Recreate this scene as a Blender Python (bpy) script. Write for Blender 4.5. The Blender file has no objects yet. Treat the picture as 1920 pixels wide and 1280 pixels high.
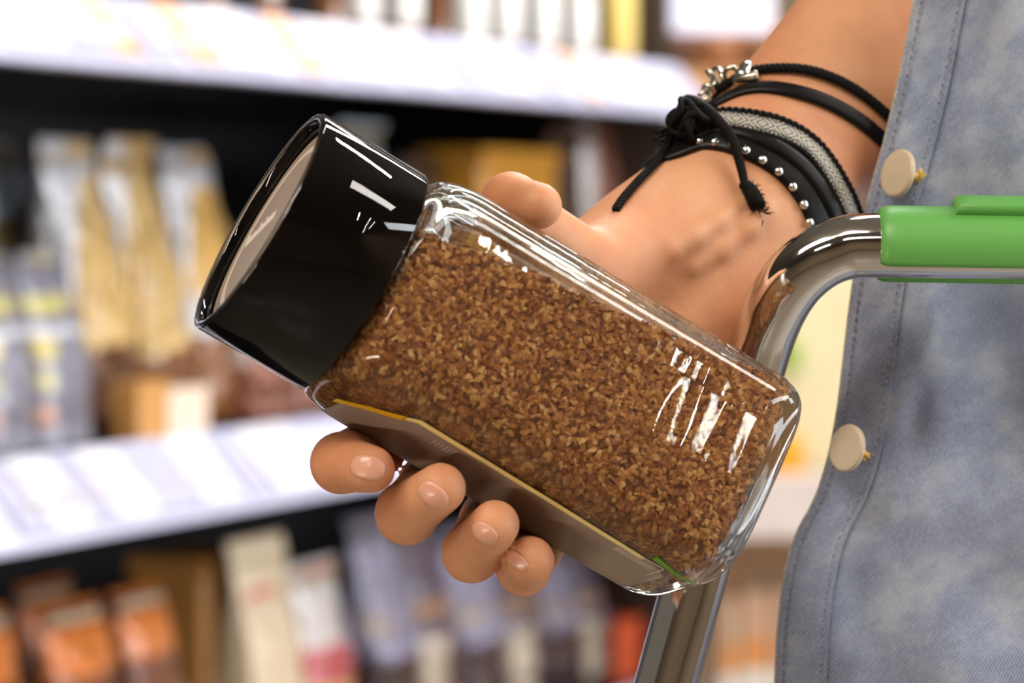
import bpy, bmesh, math, random
import numpy as np
from mathutils import Vector, Matrix

random.seed(7); RNG = np.random.default_rng(7)
SC = bpy.context.scene
COL = SC.collection

# ------------------------------------------------------------------ camera
F = 6000.0                       # focal length in pixels of a 1920 px wide frame
TH = math.atan(240 / F)
C0 = np.array([0.0, 0.0, 1.30])
FWD = np.array([0, math.cos(TH), -math.sin(TH)])
UP = np.array([0, math.sin(TH), math.cos(TH)])
RIGHT = np.array([1.0, 0, 0])
cd = bpy.data.cameras.new('camera')
cam = bpy.data.objects.new('camera', cd); COL.objects.link(cam)
cd.sensor_width = 36; cd.lens = 36 * F / 1920
cam.location = C0; cam.rotation_euler = (math.pi / 2 - TH, 0, 0)
cd.clip_start = .05; cd.clip_end = 60
cd.dof.use_dof = True; cd.dof.focus_distance = .970
cd.dof.aperture_fstop = 10.2
SC.camera = cam


def P(px, py, D):
    return C0 + FWD * D + RIGHT * ((px - 960) / F * D) + UP * ((640 - py) / F * D)


# ------------------------------------------------------------------ world, lights, exposure
w = bpy.data.worlds.new('world'); SC.world = w; w.use_nodes = True
w.node_tree.nodes['Background'].inputs[0].default_value = (1.0, .86, .70, 1)
w.node_tree.nodes['Background'].inputs[1].default_value = .13
SC.view_settings.view_transform = 'Standard'; SC.view_settings.look = 'None'
SC.view_settings.gamma = 1; SC.view_settings.use_curve_mapping = False
SC.view_settings.exposure = 0.25
SD = np.array([math.sin(math.radians(22.7)), math.cos(math.radians(22.7)), 0])   # along the shelf, away from the camera
SN = np.array([SD[1], -SD[0], 0])                                                # out of the shelf, into the aisle
A0 = P(0, 110, 2.51)


def S(t, o, z):
    q = A0 + SD * t + SN * o
    return np.array([q[0], q[1], z])


def area(name, loc, direction, along, sx, sy, power, col=(1, .9, .78)):
    l = bpy.data.lights.new(name, 'AREA'); l.shape = 'RECTANGLE'; l.size = sx; l.size_y = sy
    l.energy = power; l.color = col
    o = bpy.data.objects.new(name, l); COL.objects.link(o)
    z = -Vector(direction).normalized(); x = Vector(along); x = (x - x.dot(z) * z).normalized(); y = z.cross(x)
    m = Matrix((x, y, z)).transposed().to_4x4(); m.translation = Vector(loc); o.matrix_world = m
    return o


DN = (0, 0, -1)
area('ceiling_panel_lamp', (1.75, .72, 2.9), DN, (.97, .25, 0), 1.2, .32, 22, (1, .95, .88))
area('ceiling_panel_lamp', (1.0, 2.05, 2.9), DN, (.97, .25, 0), .9, .16, 20)
area('ceiling_panel_lamp', (.3, 3.6, 2.9), DN, (.97, .25, 0), .9, .2, 18)
area('ceiling_panel_lamp', (-.6, -1.9, 2.9), DN, (.97, .25, 0), 1.2, .3, 26)
area('rail_fill_light', S(1.2, .75, 2.75), tuple(-SN * .55 + np.array([0, 0, -1])), SD, 3.6, .12, 36, (.90, .94, 1))  # added light over the aisle that brightens the price rails
area('top_shelf_fill', S(.9, .45, 2.2), tuple(-SN * .8 + np.array([0, 0, -1])), SD, 2.4, .08, 3.5, (.96, .97, 1))  # added fill that whitens the jars on the top shelf
area('lower_left_fill', (-1.15, -.25, .65), (1.15, 1.2, .65), (1, -.9, 0), 1.0, .12, 9, (1, .90, .76))  # added fill from below for the label's gold edge and the fingers
area('key_lamp', (-.75, -.15, 2.85), (.75, 1.1, -1.55), (1, 0, 0), 1.5, .35, 30, (1, .91, .80))
for lx, ly, ll in ((2.8, -.95, 1.2), (3.05, -.95, 1.0), (2.2, -.75, .7), (3.5, -2.0, .9)):       # slim ceiling tubes that mirror in the glass
    area('ceiling_tube_lamp', (lx, ly, 2.9), DN, (.5, -.86, 0), ll, .012, 6, (1, .95, .88))
for z in (.9, 1.5, 2.1):                                        # added strips of light across the aisle, for highlights on the foil bags
    area('aisle_fill_strip', S(1.0, 2.7, z), tuple(-SN), SD, 4.5, .16, 30, (.90, .94, 1))


# ------------------------------------------------------------------ helpers
def link(o, parent=None):
    COL.objects.link(o)
    if parent is not None: o.parent = parent
    return o


def mesh(name, verts, faces, mat, parent=None, smooth=True, uv=None):
    me = bpy.data.meshes.new(name)
    me.from_pydata([tuple(map(float, v)) for v in verts], [], [tuple(int(i) for i in f) for f in faces])
    if smooth: me.polygons.foreach_set('use_smooth', [True] * len(me.polygons))
    if uv is not None:
        l = me.uv_layers.new(name='UVMap')
        idx = np.empty(len(me.loops), int); me.loops.foreach_get('vertex_index', idx)
        l.data.foreach_set('uv', np.asarray(uv, float)[idx].ravel())
    bm = bmesh.new(); bm.from_mesh(me); bmesh.ops.recalc_face_normals(bm, faces=bm.faces); bm.to_mesh(me); bm.free()
    me.materials.append(mat); me.update()
    return link(bpy.data.objects.new(name, me), parent)


def thing(name, label, cat, loc=(0, 0, 0), group=None):
    o = bpy.data.objects.new(name, None); COL.objects.link(o); o.location = Vector(loc); o.empty_display_size = .02
    return tag(o, label, cat, group)


def tag(o, label=None, cat=None, group=None, kind=None):
    if label: o['label'] = label
    if cat: o['category'] = cat
    if group: o['group'] = group
    if kind: o['kind'] = kind
    return o


def nrm(v): v = np.asarray(v, float); return v / (np.linalg.norm(v) + 1e-12)


class MB:
    """collects shapes into one mesh"""
    def __init__(s): s.v = []; s.f = []
    def add(s, v, f):
        n = len(s.v); s.v += [tuple(map(float, q)) for q in v]; s.f += [tuple(int(i) + n for i in q) for q in f]; return s
    def grid(s, G, cu=False, cv=False, capu=False):
        G = np.asarray(G, float); a, b = G.shape[:2]; f = []
        for i in range(a if cu else a - 1):
            for j in range(b if cv else b - 1):
                i2 = (i + 1) % a; j2 = (j + 1) % b
                f.append((i * b + j, i * b + j2, i2 * b + j2, i2 * b + j))
        if capu:
            f.append(tuple(range(b - 1, -1, -1))); f.append(tuple((a - 1) * b + j for j in range(b)))
        return s.add(G.reshape(-1, 3), f)
    def tube(s, pts, r, n=10, closed=False):
        pts = np.asarray(pts, float); m = len(pts); r = np.broadcast_to(r, (m,)); rings = []; up = np.array([.13, .2, .97])
        for i in range(m):
            a = pts[(i - 1) % m] if (closed or i > 0) else pts[i]; b = pts[(i + 1) % m] if (closed or i < m - 1) else pts[i]
            t = nrm(b - a); x = nrm(np.cross(up, t)); y = np.cross(t, x); up = y
            an = np.arange(n) / n * 2 * math.pi
            rings.append(pts[i] + r[i] * (np.cos(an)[:, None] * x + np.sin(an)[:, None] * y))
        return s.grid(rings, cu=closed, cv=True, capu=not closed)
    def ball(s, c, r, sc=(1, 1, 1), M=None, n=12, m=8):
        v = []
        for i in range(m + 1):
            p = math.pi * i / m
            for j in range(n):
                a = 2 * math.pi * j / n
                v.append([math.sin(p) * math.cos(a) * sc[0] * r, math.sin(p) * math.sin(a) * sc[1] * r, math.cos(p) * sc[2] * r])
        v = np.array(v)
        if M is not None: v = v @ np.asarray(M)
        return s.grid((v + c).reshape(m + 1, n, 3), cv=True)
    def box(s, c, X, Y, Z):
        c, X, Y, Z = [np.asarray(q, float) for q in (c, X, Y, Z)]
        v = [c + a * X + b * Y + d * Z for d in (-1, 1) for b in (-1, 1) for a in (-1, 1)]
        return s.add(v, [(0, 2, 3, 1), (4, 5, 7, 6), (0, 1, 5, 4), (2, 6, 7, 3), (0, 4, 6, 2), (1, 3, 7, 5)])
    def build(s, name, mat, parent=None, smooth=True, bevel=0):
        o = mesh(name, s.v, s.f, mat, parent, smooth)
        if bevel:
            b = o.modifiers.new('bevel', 'BEVEL'); b.width = bevel; b.segments = 3; b.limit_method = 'ANGLE'
        return o


def catmull(p, n):
    p = np.asarray(p, float); m = len(p); t = np.linspace(0, m - 1, n); out = []
    for q in t:
        i = min(int(q), m - 2); f = q - i
        a, b, c, d = p[max(i - 1, 0)], p[i], p[i + 1], p[min(i + 2, m - 1)]
        out.append(.5 * ((2 * b) + (c - a) * f + (2 * a - 5 * b + 4 * c - d) * f * f + (3 * b - a - 3 * c + d) * f ** 3))
    return np.array(out)


# ------------------------------------------------------------------ materials
def srgb(r, g, b):
    f = lambda c: (c / 255 / 12.92) if c / 255 <= .04045 else ((c / 255 + .055) / 1.055) ** 2.4
    return (f(r), f(g), f(b), 1)


class Mat:
    def __init__(s, name):
        s.m = bpy.data.materials.new(name); s.m.use_nodes = True; s.t = s.m.node_tree
        s.b = s.t.nodes['Principled BSDF']; s.out = s.t.nodes['Material Output']
    def n(s, kind, **kw):
        o = s.t.nodes.new(kind)
        for k, v in kw.items():
            if k in o.inputs.keys(): o.inputs[k].default_value = v
            else: setattr(o, k, v)
        return o
    def l(s, a, b): s.t.links.new(a, b)
    def co(s, which='Object', scale=None, rot=None):
        c = s.n('ShaderNodeTexCoord').outputs[which]
        if scale or rot:
            mp = s.n('ShaderNodeMapping')
            if scale: mp.inputs['Scale'].default_value = scale
            if rot: mp.inputs['Rotation'].default_value = rot
            s.l(c, mp.inputs[0]); c = mp.outputs[0]
        return c
    def noise(s, scale, detail=3, vec=None, rough=.5):
        q = s.n('ShaderNodeTexNoise'); q.inputs['Scale'].default_value = scale; q.inputs['Detail'].default_value = detail
        q.inputs['Roughness'].default_value = rough
        s.l(vec if vec is not None else s.co(), q.inputs['Vector']); return q.outputs[0]
    def ramp(s, fac, stops, interp='LINEAR'):
        r = s.n('ShaderNodeValToRGB'); r.color_ramp.interpolation = interp; e = r.color_ramp.elements
        while len(e) < len(stops): e.new(.5)
        for x, (p, c) in zip(e, stops): x.position = p; x.color = c
        s.l(fac, r.inputs[0]); return r.outputs[0]
    def mix(s, fac, a, b, mode='MIX'):
        q = s.n('ShaderNodeMix', data_type='RGBA', blend_type=mode)
        for v, i in ((fac, 0), (a, 6), (b, 7)):
            if hasattr(v, 'links') or isinstance(v, bpy.types.NodeSocket): s.l(v, q.inputs[i])
            else: q.inputs[i].default_value = v
        return q.outputs[2]
    def math(s, op, a, b=None, c=None):
        q = s.n('ShaderNodeMath', operation=op)
        for i, v in enumerate((a, b, c)):
            if v is None: continue
            if isinstance(v, bpy.types.NodeSocket): s.l(v, q.inputs[i])
            else: q.inputs[i].default_value = v
        return q.outputs[0]
    def bump(s, h, strength=.3, dist=.001):
        q = s.n('ShaderNodeBump'); q.inputs['Strength'].default_value = strength; q.inputs['Distance'].default_value = dist
        s.l(h, q.inputs['Height']); s.l(q.outputs[0], s.b.inputs['Normal']); return s
    def set(s, **kw):
        for k, v in kw.items():
            k = k.replace('_', ' ')
            if isinstance(v, bpy.types.NodeSocket): s.l(v, s.b.inputs[k])
            else: s.b.inputs[k].default_value = v
        return s


def plain(name, c, rough=.5, metal=0, var=.08, scale=60, **kw):
    m = Mat(name); n = m.noise(scale)
    d = tuple(x * (1 - var) for x in c[:3]) + (1,); l = tuple(min(1, x * (1 + var)) for x in c[:3]) + (1,)
    m.set(Base_Color=m.ramp(n, [(.3, d), (.7, l)]), Roughness=rough, Metallic=metal, **kw)
    return m.m


def glass(name, col=(.97, 1, .99, 1), rough=0.0, ior=1.46, clear=.0, wav=.0003, axes=None):
    m = Mat(name); g = m.n('ShaderNodeBsdfGlass'); g.inputs['Color'].default_value = col
    g.inputs['Roughness'].default_value = rough; g.inputs['IOR'].default_value = ior
    tr = m.n('ShaderNodeBsdfTransparent'); tr.inputs[0].default_value = col
    mx = m.n('ShaderNodeMixShader'); mx.inputs[0].default_value = clear
    bp = m.n('ShaderNodeBump'); bp.inputs['Strength'].default_value = 1; bp.inputs['Distance'].default_value = wav
    if axes is None: h = m.noise(70, 1.5)
    else:                                       # gentle ripples across the length of the pressed glass
        cx = m.n('ShaderNodeCombineXYZ')
        for i, (a, f) in enumerate(zip(axes, (1.0, .16, .16))):
            d = m.n('ShaderNodeVectorMath', operation='DOT_PRODUCT'); m.l(m.co(), d.inputs[0]); d.inputs[1].default_value = tuple(a * f); m.l(d.outputs['Value'], cx.inputs[i])
        h = m.noise(115, 1.2, cx.outputs[0])
    m.l(h, bp.inputs['Height']); m.l(bp.outputs[0], g.inputs['Normal'])
    m.l(g.outputs[0], mx.inputs[1]); m.l(tr.outputs[0], mx.inputs[2]); m.l(mx.outputs[0], m.out.inputs[0])
    return m.m


# ------------------------------------------------------------------ setting: floor, ceiling, back of the aisle
zT = A0[2]; zB = P(0, 1045, 2.51)[2]
SP = zT - zB


def slab(name, c, X, Y, Z, mat, **kw):
    return tag(MB().box(c, X, Y, Z).build(name, mat, None, False), kind='structure', **kw)


m_floor = plain('floor_tile', srgb(128, 116, 102), .3, scale=4)
slab('floor', (0, 1.7, -.05), (6, 0, 0), (0, 6.5, 0), (0, 0, .05), m_floor)
slab('ceiling', (0, 1.7, 3.1), (6, 0, 0), (0, 6.5, 0), (0, 0, .05), plain('ceiling_paint', srgb(120, 112, 100), .8))
slab('wall_back', (0, 8.0, 1.5), (6, 0, 0), (0, .05, 0), (0, 0, 1.55), plain('back_wall_paint', srgb(206, 180, 145), .8))
slab('wall_right', (4.0, 1.7, 1.5), (.05, 0, 0), (0, 6.3, 0), (0, 0, 1.55), plain('side_wall_paint', srgb(190, 160, 125), .8))

slab('wall_front', (0, -4.5, 1.5), (6, 0, 0), (0, .05, 0), (0, 0, 1.55), plain('front_wall_paint', srgb(178, 158, 136), .8))
# ------------------------------------------------------------------ shelving unit
black = plain('black_powder_coat', (.010, .010, .013, 1), .45)
white_rail = plain('white_rail_plastic', srgb(182, 181, 202), .3, var=.02)
white_metal = plain('white_shelf_metal', srgb(225, 222, 222), .35, var=.03)
T0, T1 = -.9, 1.72
shelf = thing('shelving_unit', 'black supermarket shelving unit with three white shelves of packaged coffee', 'shelf', S((T0 + T1) / 2, -.2, 0))
def setp(o, root):
    o.parent = root; o.matrix_parent_inverse = Matrix.Translation(-root.location); return o
def sbox(t0, t1, o0, o1, z0, z1):
    return (S((t0 + t1) / 2, (o0 + o1) / 2, (z0 + z1) / 2), SD * (t1 - t0) / 2, SN * (o1 - o0) / 2, (0, 0, (z1 - z0) / 2))
RW, RH = .056, .060      # price rail runs out and down
setp(MB().box(*sbox(T0, T1, -.54, -.50, 0, 2.15)).build('back_panel', black, None, False), shelf)
setp(MB().box(*sbox(T0, T1, -.54, -.02, 0, .12)).build('plinth', black, None, False), shelf)
for k in range(3):
    z = zT - (k - 0) * SP
    b = MB().box(*sbox(T0, T1, -.50, -RW - .001, z + RH - .022, z + RH))
    board = setp(b.build('shelf_board', black if k < 9 else white_metal, None, False), shelf)
    prof = np.array([(-RW, RH), (-RW - .004, RH + .008), (-RW + .003, RH + .008), (.0, .006), (.002, 0), (-.012, -.002), (-.012, .004)])
    G = [[S(t, o, z + h) for (o, h) in prof] for t in (T0, T1)]
    setp(MB().grid(G, cv=True, capu=True).build('price_rail', white_rail, None, False), shelf)
for t in (T0, T1):
    setp(MB().box(*sbox(t - .015, t + .015, -.54, -.3, 0, 2.15)).build('upright', black, None, False), shelf)
setp(MB().box(*sbox(T1 + .002, T1 + .022, -.54, -.07, 0, 2.15)).build('end_panel', plain('dark_brown_end_panel', srgb(52, 38, 28), .5), None, False), shelf)
shelfz = [zT + RH, zT + RH - SP, zT + RH - 2 * SP]


def t_at(px, o):
    """shelf coordinate seen at a column of the frame, o metres out from the shelf edge"""
    k = (px - 960) / F
    return (k * (A0[1] - SD[0] * o) - A0[0] - SN[0] * o) / (SD[0] - k * SD[1])


def z_at(py, t, o):
    D = float(np.dot(S(t, o, 1.3) - C0, FWD))
    return 1.3 + (400 - py) / F * D


# tickets in the rails
tick_mats = [plain('ticket_white', srgb(208, 204, 208), .5, var=.02), plain('ticket_peach', srgb(222, 164, 112), .5, var=.03),
             plain('ticket_lavender', srgb(164, 165, 190), .5, var=.03)]
m_print = plain('ticket_print', srgb(165, 155, 165), .6)
rail_n = nrm(SN * RH + np.array([0, 0, RW])); rail_dn = nrm(SN * RW + np.array([0, 0, -RH]))


def ticket(k, t, wd, mi, label, grp):
    c = S(t, -RW * .5, shelfz[k] - RH * .5 + .008) + rail_n * .0028
    r = thing('price_ticket', label, 'price tag', c, grp)
    L = math.hypot(RW, RH) * .44
    a = setp(MB().box(c, SD * wd / 2, rail_dn * L, rail_n * .0005).build('card', tick_mats[mi], None, False), r)
    b = MB()
    for j, (u, v, a1, b1) in enumerate([(-.15, -.55, .6, .06), (-.2, -.25, .45, .05), (.25, .3, .3, .3), (-.45, .35, .25, .12)]):
        b.box(c + SD * wd / 2 * u + rail_dn * L * v + rail_n * .0007, SD * wd / 2 * a1, rail_dn * L * b1, rail_n * .0003)
    setp(b.build('print', m_print if mi != 1 else tick_mats[0], None, False), r)


cols = ['white', 'peach', 'pale lavender']
tl = [(0, 25, .10, 0), (0, 124, .08, 2), (0, 192, .045, 1), (0, 262, .06, 2), (0, 340, .05, 1), (0, 430, .11, 0), (0, 545, .05, 1),
      (0, 640, .12, 0), (0, 760, .10, 0), (0, 850, .07, 2), (0, 930, .10, 0), (0, 1010, .08, 2), (0, 1080, .05, 1), (0, 1150, .10, 0),
      (1, 18, .05, 2), (1, 86, .09, 0), (1, 150, .045, 2), (1, 205, .07, 0), (1, 290, .09, 2), (1, 365, .08, 0), (1, 440, .05, 2), (1, 520, .10, 0)]
for i, (k, px, wd, mi) in enumerate(tl):
    row = [q for q in tl if q[0] == k and q[3] == mi]; o_ = row.index((k, px, wd, mi)) + 1
    ordn = ['first', 'second', 'third', 'fourth', 'fifth', 'sixth', 'seventh'][o_ - 1]
    ticket(k, t_at(px, -.03), wd, mi, '%s price ticket in the %s shelf rail, %s %s one from the left' %
           (cols[mi], 'upper' if k == 0 else 'lower', ordn, cols[mi]), 'price tickets in the shelf rails')


# ------------------------------------------------------------------ packages
def foil(name, base, blobs, metal=.75, rough=.24, bs=.5):
    """crinkled foil; blobs = list of (z0, z1, colour) bands in generated height"""
    m = Mat(name); g = m.co('Generated'); sep = m.n('ShaderNodeSeparateXYZ'); m.l(g, sep.inputs[0]); z = sep.outputs[2]
    n = m.noise(3.0, 2, m.co('Generated'))
    zz = m.math('ADD', z, m.math('MULTIPLY', m.math('SUBTRACT', n, .5), .10))
    c = m.mix(m.noise(7, 2, g), tuple(x * .82 for x in base[:3]) + (1,), base)
    x = sep.outputs[0]
    for (z0, z1, col, x0, x1) in blobs:
        a = m.math('MULTIPLY', m.math('GREATER_THAN', zz, z0), m.math('LESS_THAN', zz, z1))
        b_ = m.math('MULTIPLY', m.math('GREATER_THAN', x, x0), m.math('LESS_THAN', x, x1))
        c = m.mix(m.math('MULTIPLY', a, b_), c, col)
    m.set(Base_Color=c, Metallic=metal, Roughness=rough, Coat_Weight=.8 if metal > .2 else .1, Coat_Roughness=.12)
    m.bump(m.math('ADD', m.noise(9, 2.0, m.co('Generated', (1.6, 1.6, .35))), m.math('MULTIPLY', m.noise(14, 2.0, g), .35)), bs, .03)
    return m.m


def bag(name, label, cat, px0, px1, top, o, th, mat, tier, lean=0, group=None, seal=.03, base_drop=None, part_band=None, crinkle=1.0, kind='bag'):
    t0, t1 = t_at(px0, o), t_at(px1, o); wd = abs(t1 - t0); tc = (t0 + t1) / 2
    z0 = shelfz[tier] + .001; H = z_at(top, tc, o) - z0
    base = S(tc, o - th / 2, z0)
    r = thing(name, label, cat, base, group)
    nu, nv = 40, 26; rows = []; ph = RNG.random(6) * 6.28
    for i in range(nv + 1):
        v = i / nv; z = H * v * .93
        if kind == 'bag':
            k = max(0.0, (v - .45) / .55); tt = th * (1 - k ** 1.3) + .006 * k; ww = wd * (1 - .06 * math.sin(v * 3.1) * 0 - .10 * k * (1 - k) * 2)
            p = 5 - 2.5 * k
            inset = 1 - .35 * max(0, 1 - v * 14) ** 2 * .3
        else:
            tt, ww, p, inset = th, wd, 14, 1
        row = []
        for j in range(nu):
            a = 2 * math.pi * j / nu + math.pi / nu; c_, s_ = math.cos(a), math.sin(a)
            q = (abs(c_) ** p + abs(s_) ** p) ** (-1 / p)
            cr = 0 if kind != 'bag' else crinkle * .0055 * (math.sin(v * 21 + 3 * c_ + ph[0]) * math.sin(a * 3 + ph[1]) + .7 * math.sin(v * 47 + ph[2] + 4 * s_) * math.cos(a * 5 + ph[3]))
            X = (q * c_ * ww / 2 * inset) + lean * v * v; Y = q * s_ * (tt / 2 * inset + cr * (1 - .8 * v))
            row.append(SD * X + SN * Y + np.array([0, 0, z]) + base)
        rows.append(row)
    setp(MB().grid(rows, cv=True, capu=True).build('pouch' if kind == 'bag' else 'carton', mat, None, kind == 'bag'), r)
    if kind == 'bag':
        G = []
        for i in range(7):
            v = i / 6; row = []
            for s_ in (1, -1):
                for j in range(18) if s_ == 1 else range(17, -1, -1):
                    u = j / 17 - .5; row.append(base + SD * (u * wd * .98 + lean * (.87 + .13 * v)) + SN * (.0022 * math.sin(u * 40 + ph[4]) + .0012 * s_ + .012 * v * v * math.sin(ph[5])) + np.array([0, 0, H * (.90 + .10 * v)]))
            G.append(row)
        setp(MB().grid(G, cv=True, capu=True).build('top_seal', mat, None, True), r)
    else:
        G = MB().box(base + np.array([0, 0, H * .965]), SD * wd * .5, SN * th * .5, (0, 0, H * .035))
        setp(G.build('lid_flap', mat, None, False), r)
    if part_band:
        v0, v1, col = part_band
        yo = (th / 2 + .0075) if kind == 'bag' else th / 2 + .0012
        c = base + SN * yo + np.array([0, 0, H * (v0 + v1) / 2])
        setp(MB().box(c, SD * wd * .36, SN * .0012, (0, 0, H * (v1 - v0) / 2)).build('front_label', col, None, False), r)
    return r


GOLD = srgb(226, 188, 118); WHITEF = srgb(246, 246, 250); SILV = srgb(128, 126, 138); BRN = srgb(110, 66, 36); AMB = srgb(186, 124, 30)
CRM = srgb(226, 205, 172); ORG = srgb(214, 116, 28); PUR = srgb(112, 98, 116)
m_goldw = foil('gold_white_foil', WHITEF, [(.0, .34, BRN, 0, 1), (.34, .48, GOLD, 0, 1), (.48, .95, GOLD, .52, 1)], .35, .2, .8)
m_goldw2 = foil('gold_cream_foil', GOLD, [(.0, .3, srgb(140, 90, 50), 0, 1), (.3, .95, WHITEF, .0, .45)], .35, .2, .8)
m_goldw3 = foil('white_gold_foil', WHITEF, [(.0, .36, srgb(150, 96, 50), 0, 1), (.5, .92, srgb(226, 180, 96), .5, .9)], .35, .2, .8)
m_silv = foil('silver_grey_foil', SILV, [(.75, .84, srgb(190, 180, 110), .25, .75), (.62, .68, srgb(200, 200, 206), .1, .9), (.5, .62, srgb(186, 170, 96), .3, .7),
                                          (.36, .44, srgb(176, 166, 100), .3, .7), (.18, .28, srgb(196, 150, 130), .3, .7)], .35, .35, .2)
m_olive = foil('olive_gold_foil', srgb(96, 78, 34), [(.80, 1.1, srgb(180, 196, 210), 0, 1)], .5, .3, .4)
m_purp = foil('dark_purple_foil', PUR, [(.0, .42, srgb(92, 72, 70), 0, 1), (.1, .52, srgb(222, 206, 184), .35, .8), (.62, .7, srgb(180, 140, 100), .3, .8)], .5, .2, .8)
m_purp2 = foil('grey_violet_foil', srgb(166, 162, 188), [(.0, .45, srgb(78, 60, 62), 0, 1), (.56, .66, srgb(186, 172, 160), .3, .7)], .5, .2, .8)
m_orange = foil('brown_orange_foil', srgb(120, 60, 24), [(.80, 1.3, ORG, 0, 1), (.2, .62, srgb(190, 176, 148), .25, .9)], .3, .3, .45)
m_cream = foil('cream_paper_foil', CRM, [(.84, .88, srgb(200, 110, 90), .4, .65)], .1, .4, .3)
m_redw = foil('white_red_foil', srgb(214, 205, 200), [(.5, .68, srgb(186, 80, 84), .35, 1), (.2, .5, srgb(206, 160, 100), 0, 1)], .35, .25, .45)
m_redbr = foil('red_brown_foil', srgb(140, 84, 62), [(.5, 1, srgb(196, 186, 180), 0, .5)], .4, .25, .5)
m_amber = foil('amber_card', srgb(196, 136, 34), [(.0, .2, srgb(130, 84, 30), 0, 1)], 0, .45, .1)
m_dkbrown = foil('dark_brown_foil', srgb(70, 46, 28), [], .4, .3, .5)
m_tan = foil('tan_card', srgb(196, 140, 70), [], 0, .5, .1)
m_beige = foil('beige_card', srgb(228, 204, 182), [], 0, .5, .05)
m_grn = foil('dark_green_foil', srgb(40, 74, 66), [(.0, .4, BRN, 0, 1)], .3, .3, .3)

# middle shelf
g1 = 'coffee bags on the middle shelf'
bag('coffee_bag', 'dark olive coffee bag with a pale blue foil top behind the grey bags', 'coffee bag', 5, 100, 262, -.20, .07, m_olive, 1, group=g1)
bag('coffee_bag', 'dark olive coffee bag at the left edge of the picture, behind the first grey bag', 'coffee bag', -110, -10, 290, -.20, .07, m_olive, 1, group=g1)
bag('coffee_bag', 'silver grey coffee bag with yellow marks at the left edge of the picture', 'coffee bag', -12, 78, 470, -.075, .06, m_silv, 1, group=g1, crinkle=.5)
bag('coffee_bag', 'silver grey coffee bag with yellow marks, the one nearer to the gold bags', 'coffee bag', 84, 182, 470, -.075, .06, m_silv, 1, group=g1, crinkle=.5)
bag('coffee_bag', 'tall white and gold foil coffee bag just right of the grey bags', 'coffee bag', 170, 270, 262, -.13, .075, m_goldw, 1, lean=-.03, group=g1)
bag('coffee_bag', 'tall gold and cream foil coffee bag in the middle of the gold ones', 'coffee bag', 280, 372, 262, -.13, .075, m_goldw2, 1, lean=-.03, group=g1)
bag('coffee_bag', 'tall white and gold foil coffee bag just left of the jar lid', 'coffee bag', 385, 475, 278, -.13, .075, m_goldw3, 1, lean=-.02, group=g1)
bag('coffee_box', 'small plain tan box in front of the gold coffee bags', 'box', 262, 316, 715, -.062, .03, m_tan, 1, kind='box')
bag('coffee_box', 'small pale beige box in front of the gold coffee bags', 'box', 318, 392, 728, -.062, .02, m_beige, 1, kind='box')
bag('coffee_bag', 'red brown and silver coffee bag below the jar lid', 'coffee bag', 484, 560, 560, -.10, .06, m_redbr, 1, group=g1)
bag('coffee_bag', 'second red brown coffee bag, half hidden behind the jar lid', 'coffee bag', 566, 640, 590, -.10, .06, m_redbr, 1, group=g1)
bag('coffee_bag', 'dark olive coffee bag with a pale foil top peeking over the jar lid', 'coffee bag', 680, 770, 232, -.14, .06, m_olive, 1, group=g1, lean=-.02)
bag('coffee_bag', 'dark brown coffee bag above the jar shoulder', 'coffee bag', 800, 872, 292, -.12, .06, m_dkbrown, 1, group=g1)
bag('coffee_box', 'amber yellow coffee box right behind the thumb', 'box', 905, 1050, 282, -.10, .08, m_amber, 1, kind='box')
bag('coffee_bag', 'brown foil coffee bag between the amber box and the bracelets', 'coffee bag', 1060, 1120, 240, -.11, .06, m_dkbrown, 1, group=g1)
bag('coffee_bag', 'red brown foil coffee bag just left of the wrist', 'coffee bag', 1128, 1190, 228, -.11, .06, m_redbr, 1, group=g1)
# lower shelf
g2 = 'coffee bags on the lowest shelf'
bag('coffee_bag', 'brown coffee bag with an orange top in the bottom left corner', 'coffee bag', -40, 82, 1152, -.10, .07, m_orange, 2, group=g2)
bag('coffee_bag', 'brown coffee bag with an orange top, second from the left in the front row', 'coffee bag', 140, 262, 1135, -.09, .07, m_orange, 2, group=g2)
bag('coffee_bag', 'brown coffee bag with an orange top, set back behind the others in the corner', 'coffee bag', 90, 190, 1095, -.26, .07, m_orange, 2, group=g2)
bag('coffee_bag', 'brown coffee bag with an orange top, next to the wide tan carton', 'coffee bag', 275, 372, 1108, -.12, .07, m_orange, 2, group=g2)
bag('coffee_box', 'wide tan carton at the back of the lowest shelf', 'box', 385, 500, 1040, -.16, .09, m_tan, 2, kind='box')
bag('coffee_bag', 'cream paper coffee bag with a small red mark', 'coffee bag', 490, 588, 1012, -.10, .07, m_cream, 2, group=g2)
bag('coffee_bag', 'white foil coffee bag with a red patch beside the dark gap', 'coffee bag', 598, 680, 1056, -.10, .07, m_redw, 2, group=g2)
pp = [(722, 800, 968, m_purp2, 'grey violet foil coffee bag right of the dark gap'), (806, 880, 975, m_purp, 'dark purple coffee bag with a cream panel under the middle finger'),
      (888, 965, 985, m_purp2, 'grey violet foil coffee bag below the ring finger'), (972, 1040, 1000, m_purp, 'dark purple coffee bag with a cream panel below the little finger'),
      (1046, 1105, 1010, m_purp2, 'grey violet foil coffee bag below the jar label'), (1110, 1158, 1020, m_purp, 'dark purple coffee bag with a cream panel beside the chrome tube')]
for a, b_, tp, mm, lb in pp:
    bag('coffee_bag', lb, 'coffee bag', a, b_, tp, -.11, .07, mm, 2, group=g2, lean=-.02)
bag('coffee_box', 'orange red box between the purple bags and the chrome tube', 'box', 1164, 1206, 1165, -.10, .06, plain('orange_red_card', srgb(206, 84, 40), .5), 2, kind='box')

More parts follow.
